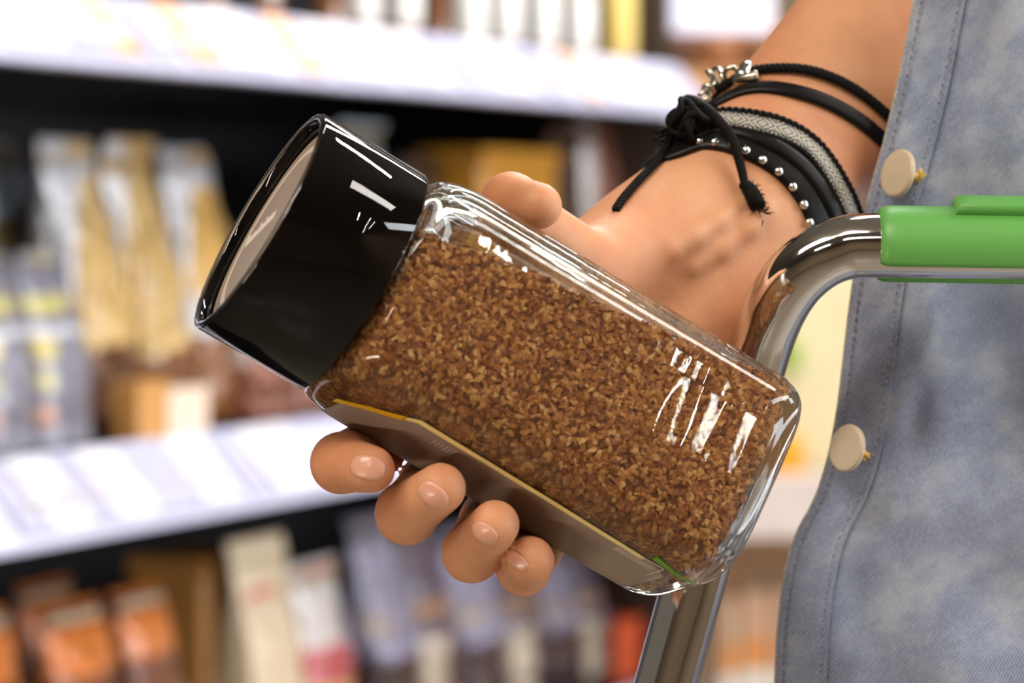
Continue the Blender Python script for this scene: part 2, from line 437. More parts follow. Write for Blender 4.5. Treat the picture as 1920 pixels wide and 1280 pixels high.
# top shelf: glass coffee jars
m_jarglass = Mat('brown_coffee_jar'); m_jarglass.set(Base_Color=srgb(120, 74, 40), Roughness=.12, Coat_Weight=.6); m_jarglass = m_jarglass.m
m_jarglare = plain('white_jar_glare', srgb(240, 236, 228), .12, var=.03)  # lamp highlights on the glass, painted as white bands
m_jarlid = plain('dark_green_lid', srgb(34, 62, 52), .25); m_jarlid2 = plain('yellow_lid', srgb(222, 160, 20), .3); m_jary = plain('pale_yellow_label', srgb(226, 196, 110), .4)
g3 = 'coffee jars on the top shelf'


def shelf_jar(px, wpx, o, H, label, lab=m_jarglare, lid=m_jarlid, v0=.22, v1=.86):
    t = t_at(px, o); base = S(t, o, shelfz[0] + .001); D = float(np.dot(base - C0, FWD)); R = wpx / F * D / 2
    r = thing('coffee_jar', label, 'jar', base, g3)
    def lathe(prof, n=28):
        return [[base + np.array([R * q * math.cos(2 * math.pi * j / n), R * q * math.sin(2 * math.pi * j / n), h]) for j in range(n)] for q, h in prof]
    setp(MB().grid(lathe([(0.02, 0), (.85, 0), (.97, .004), (1, .012), (1, H * .8), (.94, H * .86), (.7, H * .89), (.02, H * .89)]), cv=True, capu=True).build('glass_body', m_jarglass, None), r)
    setp(MB().grid(lathe([(1.0, H * v0), (1.015, H * v0 + .001), (1.015, H * v1 * .93), (1.0, H * v1 * .93 + .001)]), cv=True).build('label_glare_band', lab, None), r)  # carries the real labels as well as the painted white glare
    setp(MB().grid(lathe([(.02, H * .885), (.88, H * .885), (.90, H * .9), (.90, H * .99), (.86, H), (.02, H)]), cv=True, capu=True).build('lid', lid, None), r)


jj = [(395, 62, 'brown coffee jar standing alone furthest left on the top shelf', m_jarglare, m_jarlid, .5), (500, 58, 'coffee jar with painted white glare, above the bright rail left of the jar lid', m_jarglare, m_jarlid, .2), (618, 60, 'brown coffee jar with a high band of painted white glare above the jar lid', m_jarglare, m_jarlid, .55),
      (680, 66, 'jar with painted white glare, the left one of the bright pair on the top shelf', m_jarglare, m_jarlid, .12), (758, 66, 'jar with painted white glare, the right one of the bright pair on the top shelf', m_jarglare, m_jarlid, .14), (822, 44, 'narrow dark jar between the bright white jars', m_jarglass, m_jarlid, .4),
      (880, 66, 'jar with painted white glare, first of the bright row from the left', m_jarglare, m_jarlid, .1), (948, 60, 'jar with painted white glare, second of the bright row from the left', m_jarglare, m_jarlid, .12),
      (1018, 58, 'jar with painted white glare, third of the bright row from the left', m_jarglare, m_jarlid, .12), (1086, 56, 'jar with painted white glare, last of the bright row from the left', m_jarglare, m_jarlid, .12),
      (1160, 60, 'jar with a pale yellow label near the top right', m_jary, m_jarlid, .1), (1205, 34, 'slim pale blue bottle beside the yellow labelled jar', plain('pale_blue_label', srgb(200, 222, 236), .15), m_jarlid2, .03)]
for px, wp, lb, lab, lid, v0 in jj:
    shelf_jar(px, wp, -.115, .17, lb, lab, lid, v0)

# ------------------------------------------------------------------ display stand further down the aisle
def fr(px, py, D): return P(px, py, D)
def pbox(name, px0, px1, py0, py1, D, depth, mat, parent=None, bev=.002):
    c = (P(px0, py0, D) + P(px1, py1, D)) / 2 + np.array([0, depth / 2, 0]); a = abs(px1 - px0) / F * D / 2; h = abs(py1 - py0) / F * D / 2
    o = MB().box(c, (a, 0, 0), (0, depth / 2, 0), (0, 0, h)).build(name, mat, None, False, bevel=bev)
    return setp(o, parent) if parent else o
st = thing('display_stand', 'cream display stand further down the aisle, seen between the chrome tube and the denim', 'display stand', (P(1500, 640, 3.6)[0], P(1500, 640, 3.6)[1], 0))
m_crm = plain('cream_panel', srgb(208, 196, 154), .6)
pbox('side_panel', 1330, 1800, 505, 890, 3.9, .02, m_crm, st)
pbox('shelf_rail', 1372, 1800, 890, 1010, 3.7, .02, plain('rose_grey_rail', srgb(205, 190, 182), .5), st)
pbox('shelf_board', 1372, 1800, 1000, 1012, 3.725, .2, plain('brown_board', srgb(90, 66, 44), .6), st)
pbox('back_panel', 1372, 1800, 1010, 1500, 4.16, .02, plain('brown_panel', srgb(120, 88, 58), .6), st)
pbox('base', 1372, 1800, 1500, 2640, 3.9, .3, m_crm, st)
tag(pbox('snack_pack', 1446, 1506, 820, 892, 3.84, .05, plain('orange_pack', srgb(240, 160, 20), .5)), 'orange pack on the cream stand beside the jar base', 'packet')
tag(pbox('snack_pack', 1470, 1502, 640, 696, 3.84, .04, plain('green_pack', srgb(140, 165, 60), .5)), 'small green pack on the cream stand above the jar base', 'packet')
for i, (a, b_, tp, c, lb) in enumerate([(1350, 1385, 1120, srgb(214, 176, 140), 'peach carton beside the lower chrome tube'), (1390, 1442, 1105, srgb(222, 176, 140), 'peach carton in the middle of the stand'),
                                   (1445, 1520, 1100, srgb(205, 165, 130), 'peach carton beside the denim hem')]):
    tag(pbox('carton', a, b_, tp, 1500, 3.85, .12, foil('peach_card', c, [(.0, .78, srgb(224, 140, 60), .2, .9), (.5, .62, srgb(220, 214, 200), 0, 1)], 0, .5, .1)), lb, 'carton', 'peach cartons on the stand')

# display at the top right, behind the forearm
ds = thing('counter_display', 'brown wooden counter display behind the forearm', 'display stand', (P(1400, 100, 3.0)[0], P(1400, 100, 3.0)[1], 0))
pbox('post', 1330, 1380, 215, 2900, 4.6, .05, plain('display_wood', srgb(150, 100, 60), .6), ds)
pbox('tray', 1225, 1520, 130, 225, 4.5, .3, plain('display_tray', srgb(190, 140, 90), .6), ds)
pbox('rear_board', 1225, 1520, 40, 135, 4.75, .02, plain('display_board', srgb(150, 92, 40), .6), ds)
for i, (px, py, rr, c, lb) in enumerate([(1275, 115, 40, srgb(90, 56, 36), 'dark brown round loaf in the display tray, left one'), (1345, 105, 42, srgb(150, 100, 62), 'light brown round loaf in the display tray, middle one'),
                                         (1420, 110, 36, srgb(110, 72, 44), 'brown round loaf in the display tray beside the forearm')]):
    tag(MB().ball(P(px, 129 - rr * .8, 4.62), rr / F * 4.62, (1, 1, .8)).build('bread_loaf', plain('crust', c, .6)), lb, 'bread', 'loaves in the display tray')
sg = thing('hanging_sign', 'pale lavender paper sign hanging above the brown display', 'sign', P(1345, 0, 4.2))
pbox('sign_board', 1255, 1450, -60, 62, 4.2, .012, plain('sign_paper', srgb(226, 224, 240), .5, var=.02), sg)
for x in (1290, 1415):
    setp(MB().tube([P(x, -60, 4.205), P(x, -60, 4.205) * [1, 1, 0] + [0, 0, 3.05]], .0015, 6).build('hanging_wire', black, None), sg)
setp(MB().ball(P(1238, 0, 4.17), 17 / F * 4.1, (1, .4, 1)).build('yellow_tag', plain('yellow_tag_plastic', srgb(240, 170, 10), .4), None), sg)

# ------------------------------------------------------------------ the jar held in the hand
Ptop = P(482, 411, .935); Pbot = P(1369, 936, .975)
AX = nrm(Ptop - Pbot); JL = np.linalg.norm(Ptop - Pbot)
U_ = nrm(np.cross(AX, FWD)); U_ = U_ if U_[2] > 0 else -U_           # across the axis, up in the picture
W_ = nrm(np.cross(U_, AX)); W_ = W_ if np.dot(W_, FWD) < 0 else -W_      # towards the camera
PHI = math.radians(20)
JX = U_ * math.cos(PHI) - W_ * math.sin(PHI)      # normal of the upper flat side
JY = W_ * math.cos(PHI) + U_ * math.sin(PHI)      # normal of the front flat side
JO = Pbot


def J(x, y, z): return JO + JX * x + JY * y + AX * z


def rad(a, p): return (np.abs(np.cos(a)) ** p + np.abs(np.sin(a)) ** p) ** (-1 / p)


mm = .001
aa = np.linspace(0, 2 * math.pi, 721)
EXT = np.max(rad(aa, 4.6) * np.cos(aa - PHI))           # projected half width of a unit section
HB = 39.6 * mm / EXT
NJ = 192
AN = np.arange(NJ) / NJ * 2 * math.pi
LIDH = JL * 222 / 1030; ZN = JL - LIDH; ZS = ZN - 2 * mm


def ring(h, z, p): q = rad(AN, p) * h; return np.array([J(q[i] * math.cos(AN[i]), q[i] * math.sin(AN[i]), z) for i in range(NJ)])


def body_h(z):                                          # outer half size and exponent along the axis
    if z < 9 * mm: k = 1 - (1 - z / (9 * mm)) ** 2; return HB * (1 - .17 * (1 - math.sqrt(max(k, 0)))), 4.6
    k = (ZS - z) / (15 * mm)
    if k < 1:
        k = max(k, 0); e = math.sqrt(1 - (1 - k) ** 2); h0 = 33 * mm
        return h0 + (HB - h0) * e, 2.3 + 2.3 * e
    return HB * (1 + .012 * (1 - z / ZS)), 4.6


prof = [(.0005, 2.5 * mm, 3), (HB * .45, 2.2 * mm, 3.5), (HB * .68, 1.2 * mm, 4.3), (HB * .80, 0, 4.6)]
for z in np.concatenate([np.linspace(.3 * mm, 9 * mm, 8), np.linspace(14 * mm, ZS - 16 * mm, 14), np.linspace(ZS - 15 * mm, ZS - .1 * mm, 12)]):
    h, p = body_h(z); prof.append((h, z, p))
NR = 31.5 * mm
prof += [(NR + 1 * mm, ZS + 1.2 * mm, 2.1), (NR, ZS + 3 * mm, 2), (NR, ZS + 22 * mm, 2), (NR - 1 * mm, ZS + 23 * mm, 2), (NR - 2.6 * mm, ZS + 22 * mm, 2), (NR - 3 * mm, ZS + 3 * mm, 2)]
TK = 2.6 * mm
ZI0 = 7.5 * mm


def inner_h(z):
    zz = z - 1.2 * mm if z > ZS - 20 * mm else z
    if z < ZI0 + 9 * mm:
        k = (z - ZI0) / (9 * mm); return (HB - TK) * (1 - .15 * (1 - math.sqrt(max(0, 1 - (1 - k) ** 2)))), 4.6
    h, p = body_h(min(z + 1.5 * mm, ZS)); return min(h, HB * 1.01) - TK, p


for z in np.concatenate([np.linspace(ZS - .5 * mm, ZS - 16 * mm, 12), np.linspace(ZS - 20 * mm, ZI0 + 12 * mm, 14), np.linspace(ZI0 + 9 * mm, ZI0 + .1 * mm, 8)]):
    h, p = inner_h(z); prof.append((h, z, p))
prof += [(HB * .6, ZI0 - .3 * mm, 4), (.0005, ZI0 - .6 * mm, 3)]
jar = thing('coffee_jar', 'glass jar full of coffee granules with a shiny black lid, held tilted in the hand', 'jar', Pbot)
m_glass = glass('clear_glass', clear=.25, wav=.00019, axes=(AX, JX, JY))
G = np.array([ring(h, z, p) for h, z, p in prof])
setp(MB().grid(G, cv=True, capu=True).build('glass_body', m_glass, None), jar)

# coffee fill
def fill_clip(q):
    """keep a point of the fill below the surface that leaves the air gap along the top"""
    d = q - JO; u = float(np.dot(d, U_)); z = float(np.dot(d, AX))
    s = (JL - z) / JL * 1030 + 627
    lim = np.interp(s, [840, 880, 1003, 1250, 1533, 1700], [18, 20, 25, 30, 35.5, 39]) * mm + .8 * mm * math.sin(z * 260) * math.cos(z * 97)
    return q - U_ * max(0, u - lim)


rows = []
OF = -.25 * mm
zf = np.linspace(ZI0 + .1 * mm, ZS + 6 * mm, 90)
for z in zf:
    h, p = inner_h(z) if z < ZS - .4 * mm else (NR - 3 * mm, 2)
    q = rad(AN, p) * (h - OF)
    rows.append([fill_clip(J(q[i] * math.cos(AN[i]), q[i] * math.sin(AN[i]), z)) for i in range(NJ)])
rows = np.array(rows)
m_cof = Mat('coffee'); gi = m_cof.n('ShaderNodeNewGeometry')
m_cof.set(Base_Color=m_cof.mix(m_cof.math('MULTIPLY', m_cof.noise(900, 2), .45), m_cof.ramp(gi.outputs['Random Per Island'], [(0, srgb(118, 62, 20)), (.4, srgb(162, 96, 38)), (.75, srgb(196, 130, 62)), (1, srgb(226, 174, 104))]), srgb(104, 52, 16)), Roughness=.55)
m_cof.bump(m_cof.noise(1500, 2), .4, .0004); m_cof = m_cof.m
m_fill = plain('coffee_mass', srgb(104, 58, 26), .8, scale=700, var=.4)
fill = MB().grid(rows, cv=True, capu=True)
fillo = fill.build('coffee_fill', m_fill, None); 
cof = thing('coffee_granules', 'brown instant coffee granules filling the held glass jar', 'coffee', Pbot); cof['kind'] = 'stuff'
setp(fillo, cof); fillo['kind'] = 'stuff'


def chips(n):
    a = RNG.random(n) * (rows.shape[0] - 1); b = RNG.random(n) * NJ
    i = a.astype(int); j = b.astype(int); fa = (a - i)[:, None]; fb = (b - j)[:, None]
    j2 = (j + 1) % NJ
    p = rows[i, j] * (1 - fa) * (1 - fb) + rows[i + 1, j] * fa * (1 - fb) + rows[i, j2] * (1 - fa) * fb + rows[i + 1, j2] * fa * fb
    nn = np.cross(rows[i + 1, j] - rows[i, j], rows[i, j2] - rows[i, j]); L = np.linalg.norm(nn, axis=1, keepdims=True)
    keep = (L[:, 0] > 1e-9); p = p[keep]; nn = (nn / (L + 1e-15))[keep]
    cen = JO + AX * np.dot(p - JO, AX)[:, None]
    nn *= np.sign(np.sum(nn * (p - cen), axis=1, keepdims=True))
    # the side turned away from the camera needs fewer
    vis = np.sum(nn * (-FWD), axis=1) > -.35
    k2 = vis | (RNG.random(len(p)) < .12); p = p[k2]; nn = nn[k2]
    m = len(p)
    T = np.array([(1, 0, -.25), (.25, .9, .1), (-.8, .55, -.1), (-.7, -.6, .15), (.3, -.85, -.1), (.1, .1, .75), (-.1, 0, -.75)])
    Fc = np.array([(0, 1, 5), (1, 2, 5), (2, 3, 5), (3, 4, 5), (4, 0, 5), (1, 0, 6), (2, 1, 6), (3, 2, 6), (4, 3, 6), (0, 4, 6)])
    q = T[None] * (1 + .45 * (RNG.random((m, 7, 3)) - .5)) * np.stack([RNG.uniform(.75, 1.55, m), RNG.uniform(.55, 1.05, m), RNG.uniform(.35, .7, m)], 1)[:, None] * mm * 1.62
    ax = RNG.normal(size=(m, 3)); ax = ax / np.linalg.norm(ax, axis=1, keepdims=True)
    zz = nn * 1.0 + ax * .75; zz /= np.linalg.norm(zz, axis=1, keepdims=True)
    xx = np.cross(zz, RNG.normal(size=(m, 3))); xx /= np.linalg.norm(xx, axis=1, keepdims=True); yy = np.cross(zz, xx)
    v = p[:, None] + q[..., :1] * xx[:, None] + q[..., 1:2] * yy[:, None] + q[..., 2:] * zz[:, None] - nn[:, None] * ((.0 + .5 * RNG.random((m, 1, 1))) * mm)
    f = Fc[None] + (np.arange(m) * 7)[:, None, None]
    return v.reshape(-1, 3), f.reshape(-1, 3)


v, f = chips(25000)
o = mesh('granule', v, f, m_cof, None, False); setp(o, cof); o['kind'] = 'stuff'

# lid: black cap inside a clear plastic sleeve
m_lid = Mat('black_lid_plastic'); m_lid.set(Base_Color=(.005, .004, .0035, 1), Roughness=.5, Specular_IOR_Level=0); m_lid = m_lid.m
m_clear = glass('clear_lid_plastic', (.98, .97, .96, 1), 0, 1.49, .25, .00002)
LR = 467 / 2 / F * .935
def circ(r, z): return ring(r, z, 2)
cap = [circ(r, z) for r, z in [(NR + .6 * mm, ZN - 0 * mm), (LR - 1.4 * mm, ZN + .3 * mm), (LR - 1.05 * mm, ZN + 1 * mm), (LR - 1.05 * mm, JL - 1.6 * mm), (LR - 2 * mm, JL - 1.2 * mm), (LR - 2.6 * mm, JL - 1.8 * mm), (LR - 2.8 * mm, JL - 7 * mm), (.001, JL - 7 * mm), (.001, JL - 9 * mm), (NR + .6 * mm, JL - 9 * mm)]]
lid = setp(MB().grid(np.array(cap), cu=True, cv=True).build('lid', m_lid, None), jar)
sl = [circ(r, z) for r, z in [(LR - 1.6 * mm, ZN + .2 * mm), (LR - .3 * mm, ZN + .1 * mm), (LR, ZN + .6 * mm), (LR, JL - 1.2 * mm), (LR - .5 * mm, JL - .3 * mm), (LR - 1.3 * mm, JL), (LR - 2.6 * mm, JL - .3 * mm), (LR - 3.4 * mm, JL - 1.2 * mm), (LR - 3.5 * mm, JL - 6.9 * mm), (LR - 1.6 * mm, JL - 8 * mm)]]
o = setp(MB().grid(np.array(sl), cu=True, cv=True).build('clear_sleeve', m_clear, None), lid)
m_disc = plain('taupe_lid_disc', srgb(166, 146, 128), .4, var=.02); m_disc2 = plain('pale_lid_ring', srgb(226, 212, 196), .3, var=.02)
setp(MB().grid(np.array([circ(r, z) for r, z in [(.0005, JL - 6.9 * mm), (LR * .93 - 2 * mm, JL - 6.9 * mm), (LR * .93 - 2 * mm, JL - 4.4 * mm), (.0005, JL - 4.4 * mm)]]), cv=True, capu=True).build('top_disc', m_disc, None, False), lid)
setp(MB().grid(np.array([circ(r, z) for r, z in [(LR * .70, JL - 4.42 * mm), (LR * .76, JL - 4.42 * mm), (LR * .76, JL - 4.28 * mm), (LR * .70, JL - 4.28 * mm)]]), cu=True, cv=True).build('disc_ring', m_disc2, None, False), lid)
b = MB()
tdir = nrm(U_ * .56 + W_ * .83); sdir = nrm(U_ * .72 - W_ * .69); tc_ = J(0, 0, JL - 4.35 * mm) - W_ * 13 * mm - U_ * 2 * mm
for k in range(15):       # small raised lettering on the disc, as illegible as in the photograph
    hh = 2.6 if k in (0, 6, 9) else 1.8
    b.box(tc_ + tdir * (k - 7) * 1.5 * mm + sdir * (hh - 1.8) * mm, tdir * .3 * mm, sdir * hh * mm, AX * .1 * mm)
    if k % 3 == 0: b.box(tc_ + tdir * (k - 6.5) * 1.5 * mm + sdir * 1.6 * mm, tdir * .75 * mm, sdir * .35 * mm, AX * .1 * mm)
setp(b.build('lettering', plain('lettering_white', srgb(240, 232, 222), .4), None, False), lid)

# paper label on the lower flat side
m_label = plain('taupe_label', srgb(150, 130, 114), .45, var=.03, scale=200); m_gold = plain('gold_edge', srgb(255, 222, 144), .4, 0)
m_yel = plain('yellow_print', srgb(232, 176, 20), .35); m_grn2 = plain('green_print', srgb(88, 150, 24), .35); m_fine = plain('pale_print', srgb(214, 200, 186), .4)


def side_pt(y, z, off):
    """point on the lower flat side, y across towards the front, z along the axis"""
    h, p = body_h(z); yy = min(abs(y) / h, .999); return J(-(h * (1 - yy ** p) ** (1 / p) + off), y, z)


def patch(name, ys, zs, off, mat, parent, yfun=None):
    top = []; bot = []
    for z in zs:
        y0, y1 = ys if yfun is None else yfun(z)
        top.append([side_pt(y, z, off) for y in np.linspace(y0, y1, 24)]); bot.append([side_pt(y, z, off - .12 * mm) for y in np.linspace(y0, y1, 24)])
    G = np.array([list(a) + list(b_)[::-1] for a, b_ in zip(top, bot)])
    return setp(MB().grid(G, cv=True, capu=True).build(name, mat, None), parent)


def zpx(s): return JL * (1657 - s) / 1030
def lab_top(z):      # front edge of the label, dipping towards the shoulder and the base
    s = 1657 - z / JL * 1030
    return np.interp(s, [900, 950, 1030, 1300, 1520, 1560, 1580], [-3, 8, 20, 18.5, 16.5, 14, 10]) * mm
zs = np.linspace(zpx(1580), zpx(915), 50)
lab = patch('label', None, zs, .16 * mm, m_label, jar, lambda z: (-24 * mm, lab_top(z)))
patch('gold_edge', None, np.linspace(zpx(1520), zpx(935), 50), .26 * mm, m_gold, lab, lambda z: (lab_top(z) - 2.5 * mm, lab_top(z) + .2 * mm))
patch('yellow_corner', None, np.linspace(zpx(1010), zpx(905), 20), .30 * mm, m_yel, lab, lambda z: (lab_top(z) - 3.6 * mm, lab_top(z) + .6 * mm))
patch('green_edge', None, np.linspace(zpx(1622), zpx(1528), 20), .24 * mm, m_grn2, lab, lambda z: (18.5 * mm - (zpx(1528) - z) * .2, 21.5 * mm - (zpx(1528) - z) * .3))
for a_, b2, w0, w1 in [(1465, 1560, 16, 16.5)]:
    patch('print_box', (w0 * mm, w1 * mm), np.linspace(zpx(b2), zpx(a_), 12), .26 * mm, m_fine, lab)
    patch('print_box', (4 * mm, 16 * mm), np.linspace(zpx(1562), zpx(1560), 3), .26 * mm, m_fine, lab)
    for q in range(3): patch('barcode_line', ((12.5 - q * 1.4) * mm, (12.9 - q * 1.4) * mm), np.linspace(zpx(1555), zpx(1470), 12), .26 * mm, m_fine, lab)
for q in range(6): patch('barcode_line', (8 * mm, 13 * mm), np.linspace(zpx(1082 + q * 8), zpx(1081 + q * 8), 3), .26 * mm, m_fine, lab)

# ------------------------------------------------------------------ the hand and arm: one continuous surface
def jd(s): return .935 + .04 * (s - 627) / 1030


def HP(px, py, w):        # a point at the jar's axis depth minus w millimetres
    s = px * .852 + py * .524
    return P(px, py, jd(s) - w * mm)


def un(s, n, w):          # the same from axis coordinates
    return HP(s * .852 - n * .524, s * .524 + n * .852, w)


Aw = P(1435, 350, 1.064); Ae = P(1720, 0, 1.10)
PALM = [(P(1391, 314, 1.060), P(1676, -36, 1.100), 20.5, 22), (P(1479, 386, 1.064), P(1764, 36, 1.100), 19.5, 24),
        (P(1676, -36, 1.100), P(2090, -560, 1.15), 22, 33), (P(1764, 36, 1.100), P(2150, -420, 1.15), 24, 33),
        (P(1391, 318, 1.060), un(1085, 96, -50), 19, 11), (P(1420, 350, 1.060), un(1180, 100, -51), 19, 11.5),
        (P(1450, 380, 1.062), un(1290, 100, -50), 19, 11), (P(1470, 400, 1.062), un(1385, 105, -48), 20, 11),
        (P(1390, 470, 1.050), un(1420, 60, -56), 17, 12.5), (P(1230, 470, 1.037), P(1360, 400, 1.052), 16, 17)]
TENDON = []
THUMB = [(P(1295, 418, 1.046), P(1100, 518, 1.006), 18, 14.2), (P(1100, 518, 1.006), P(985, 410, .975), 13.6, 9.2),
         (P(985, 410, .975), P(957, 378, .966), 9.4, 8.4), (P(957, 378, .966), P(1010, 386, .951), 8.2, 7.0)]
FING = []
for s0, (mx, my, mw), (dx, dy, dw), (tx, ty, tw), rs in [
        (1085, None or (0, 0, 0), (640, 868, 4), (696, 880, 23), (11, 9.3, 8.6, 7.0)),
        (1180, (0, 0, 0), (762, 962, 8), (826, 915, 30), (11.5, 9.4, 8.8, 7.4)),
        (1290, (0, 0, 0), (884, 1036, 10), (928, 983, 30), (11, 9.0, 8.4, 7.2)),
        (1385, (0, 0, 0), (982, 1066, 6), (994, 1050, 25), (10, 8.2, 7.6, 7.2))]:
    sd = dx * .852 + dy * .524
    mcp = un(s0, 98, -50); pip = un(sd + (s0 - sd) * .4, 352, -33); dip = HP(dx, dy, dw); tip = HP(tx, ty, tw)
    FING.append([(mcp, pip, rs[0], rs[1]), (pip, dip, rs[1], rs[2]), (dip, tip, rs[2], rs[3])])


def capd(p, a, b, ra, rb):
    ba = (b - a).astype(np.float32); pa = p - a.astype(np.float32)
    h = np.clip(pa @ ba / float(ba @ ba), 0, 1)
    return np.linalg.norm(pa - h[:, None] * ba, axis=1) - (ra + (rb - ra) * h) * mm


def smin(a, b, k):
    k *= mm; h = np.maximum(k - np.abs(a - b), 0) / k
    return np.minimum(a, b) - h * h * k * .25


def body_sdf(p):
    p = np.asarray(p, np.float32); d = None
    for i, (a, b, ra, rb) in enumerate(PALM):
        q = capd(p, a, b, ra, rb); d = q if d is None else smin(d, q, 12)
    for a, b, ra, rb in TENDON: d = smin(d, capd(p, a, b, ra, rb), 4)
    t = None
    for a, b, ra, rb in THUMB:
        q = capd(p, a, b, ra, rb); t = q if t is None else smin(t, q, 3.5)
    fm = None
    for ch in FING:
        c = None
        for a, b, ra, rb in ch:
            q = capd(p, a, b, ra, rb); c = q if c is None else smin(c, q, 3)
        fm = c if fm is None else smin(fm, c, .8)
    d = smin(d, fm, 9); return smin(d, t, 9)


def surface_net(fn, lo, hi, h):
    n = [int((hi[i] - lo[i]) / h) + 1 for i in range(3)]
    ax = [np.float32(lo[i]) + np.arange(n[i], dtype=np.float32) * np.float32(h) for i in range(3)]
    vol = np.empty(n, np.float32)
    yz = np.stack(np.meshgrid(ax[1], ax[2], indexing='ij'), -1).reshape(-1, 2)
    for i in range(0, n[0], 8):
        xs = ax[0][i:i + 8]; p = np.concatenate([np.column_stack([np.full(len(yz), x, np.float32), yz]) for x in xs])
        vol[i:i + 8] = fn(p).reshape(len(xs), n[1], n[2])
    s = vol < 0
    cnt = sum(s[a:n[0] - 1 + a, b:n[1] - 1 + b, c:n[2] - 1 + c].astype(np.int8) for a in (0, 1) for b in (0, 1) for c in (0, 1))
    act = np.argwhere((cnt > 0) & (cnt < 8)); idx = -np.ones([q - 1 for q in n], int); idx[tuple(act.T)] = np.arange(len(act))
    acc = np.zeros((len(act), 3)); num = np.zeros(len(act))
    cs = [(a, b, c) for a in (0, 1) for b in (0, 1) for c in (0, 1)]
    for a in cs:
        for b in cs:
            if sum(abs(x - y) for x, y in zip(a, b)) == 1 and a < b:
                va = vol[tuple((act + a).T)]; vb = vol[tuple((act + b).T)]; m = (va < 0) != (vb < 0)
                t = np.where(m, va / np.where(m, va - vb, 1), 0)
                acc += m[:, None] * (np.array(a) + t[:, None] * (np.array(b) - np.array(a))); num += m
    V = (act + acc / num[:, None]) * h + np.array(lo)
    Fs = []
    for d in range(3):
        e = [0, 0, 0]; e[d] = 1
        s0 = s[tuple(slice(0, n[k] - e[k]) for k in range(3))]; s1 = s[tuple(slice(e[k], n[k]) for k in range(3))]
        E = np.argwhere(s0 != s1); u, v_ = (d + 1) % 3, (d + 2) % 3
        ok = (E[:, u] > 0) & (E[:, v_] > 0) & (E[:, u] < n[u] - 1) & (E[:, v_] < n[v_] - 1); E = E[ok]
        du = np.zeros(3, int); du[u] = 1; dv = np.zeros(3, int); dv[v_] = 1
        q = np.stack([idx[tuple((E - du - dv).T)], idx[tuple((E - dv).T)], idx[tuple(E.T)], idx[tuple((E - du).T)]], 1)
        flip = ~s0[tuple(E.T)]; q[flip] = q[flip][:, ::-1]; Fs.append(q)
    return V, np.concatenate(Fs)


for line in ([(1262, 470), (1300, 446), (1345, 420), (1392, 382)], [(1300, 500), (1350, 468), (1400, 430), (1440, 396)]):
    tp = []
    for x, y in line:
        d_ = nrm(P(x, y, 1) - C0); o_ = C0 + d_ * .9
        for _ in range(40): o_ = o_ + d_ * float(body_sdf([o_])[0]) * .9
        tp.append(o_ + d_ * .9 * mm)
    TENDON += [(tp[k_], tp[k_ + 1], 1.4 if k_ == 0 else 2.2, 1.3 if k_ == len(tp) - 2 else 2.2) for k_ in range(len(tp) - 1)]
allp = np.array([q for pr in (PALM + THUMB + sum(FING, [])) for q in pr[:2]])
lo = allp.min(0) - .036; hi = allp.max(0) + .036
hi[2] = min(hi[2], P(1800, -330, 1.12)[2]); hi[0] = min(hi[0], P(2000, 0, 1.12)[0])
V, Fq = surface_net(body_sdf, lo, hi, .0013)
person = thing('person', 'person in a faded denim jacket holding the coffee jar, black bracelets on the wrist', 'person', P(1800, 1280, 1.08))
m_skin = Mat('skin')
n1 = m_skin.noise(28, 3); n2 = m_skin.noise(160, 3)
c = m_skin.ramp(n1, [(.3, srgb(204, 138, 98)), (.7, srgb(224, 168, 126))]); c = m_skin.mix(m_skin.math('MULTIPLY', n2, .25), c, srgb(192, 108, 72))
m_skin.set(Base_Color=c, Roughness=.5, Subsurface_Weight=.15, Subsurface_Radius=(.006, .002, .001), Subsurface_Scale=.6, Specular_IOR_Level=.35)
m_skin.bump(m_skin.math('ADD', m_skin.noise(1100, 3), m_skin.math('MULTIPLY', m_skin.noise(240, 3), 1.5)), .2, .0006); m_skin = m_skin.m
setp(mesh('body', V, Fq, m_skin), person)


def grad(p):
    e = 4e-4; g = np.array([[body_sdf([p + np.eye(3)[k] * e])[0] - body_sdf([p - np.eye(3)[k] * e])[0]] for k in range(3)])[:, 0]
    return nrm(g)


def march(o, d, maxd=.35):
    t = 0; best = (9, o)
    for _ in range(70):
        p = o + d * t; s_ = float(body_sdf([p])[0])
        if s_ < best[0]: best = (s_, p)
        if s_ < 2e-5: return p
        t += max(s_ * .9, 1e-5)
        if t > maxd: break
    return best[1]


def hit(px, py, D0=.86):
    d = nrm(P(px, py, 1) - C0); return march(C0 + d * D0, d)


# fingernails
m_nail = Mat('fingernail'); m_nail.set(Base_Color=srgb(226, 160, 132), Roughness=.32, Coat_Weight=.15, Subsurface_Weight=.1); m_nail = m_nail.m
for cx, cy, ra, rb, ang in [(690, 876, 34, 23, 12), (812, 928, 32, 20, 40), (908, 999, 27, 17, 38), (969, 1050, 25, 13, 42)]:
    G = [[], []]; rr = [0, .35, .7, .9, 1]; ca, sa = math.cos(math.radians(ang)), math.sin(math.radians(ang)); R1 = []; R2 = []
    for r_ in rr:
        a1 = []; a2 = []
        for j in range(28):
            a = j / 28 * 2 * math.pi; e = rad(np.array([a]), 2.5)[0] * max(r_, .02)
            x, y = e * math.cos(a) * ra, e * math.sin(a) * rb
            p = hit(cx + x * ca - y * sa, cy + x * sa + y * ca); n_ = grad(p)
            a1.append(p + n_ * (.45 if r_ < .95 else .15) * mm); a2.append(p - n_ * .6 * mm)
        R1.append(a1); R2.append(a2)
    setp(MB().grid(np.array(R1 + R2[::-1]), cv=True, capu=True).build('fingernail', m_nail, None), person)

# ------------------------------------------------------------------ bracelets
TA = nrm(Ae - Aw); E1 = nrm(-FWD - TA * np.dot(-FWD, TA)); E2 = np.cross(TA, E1)


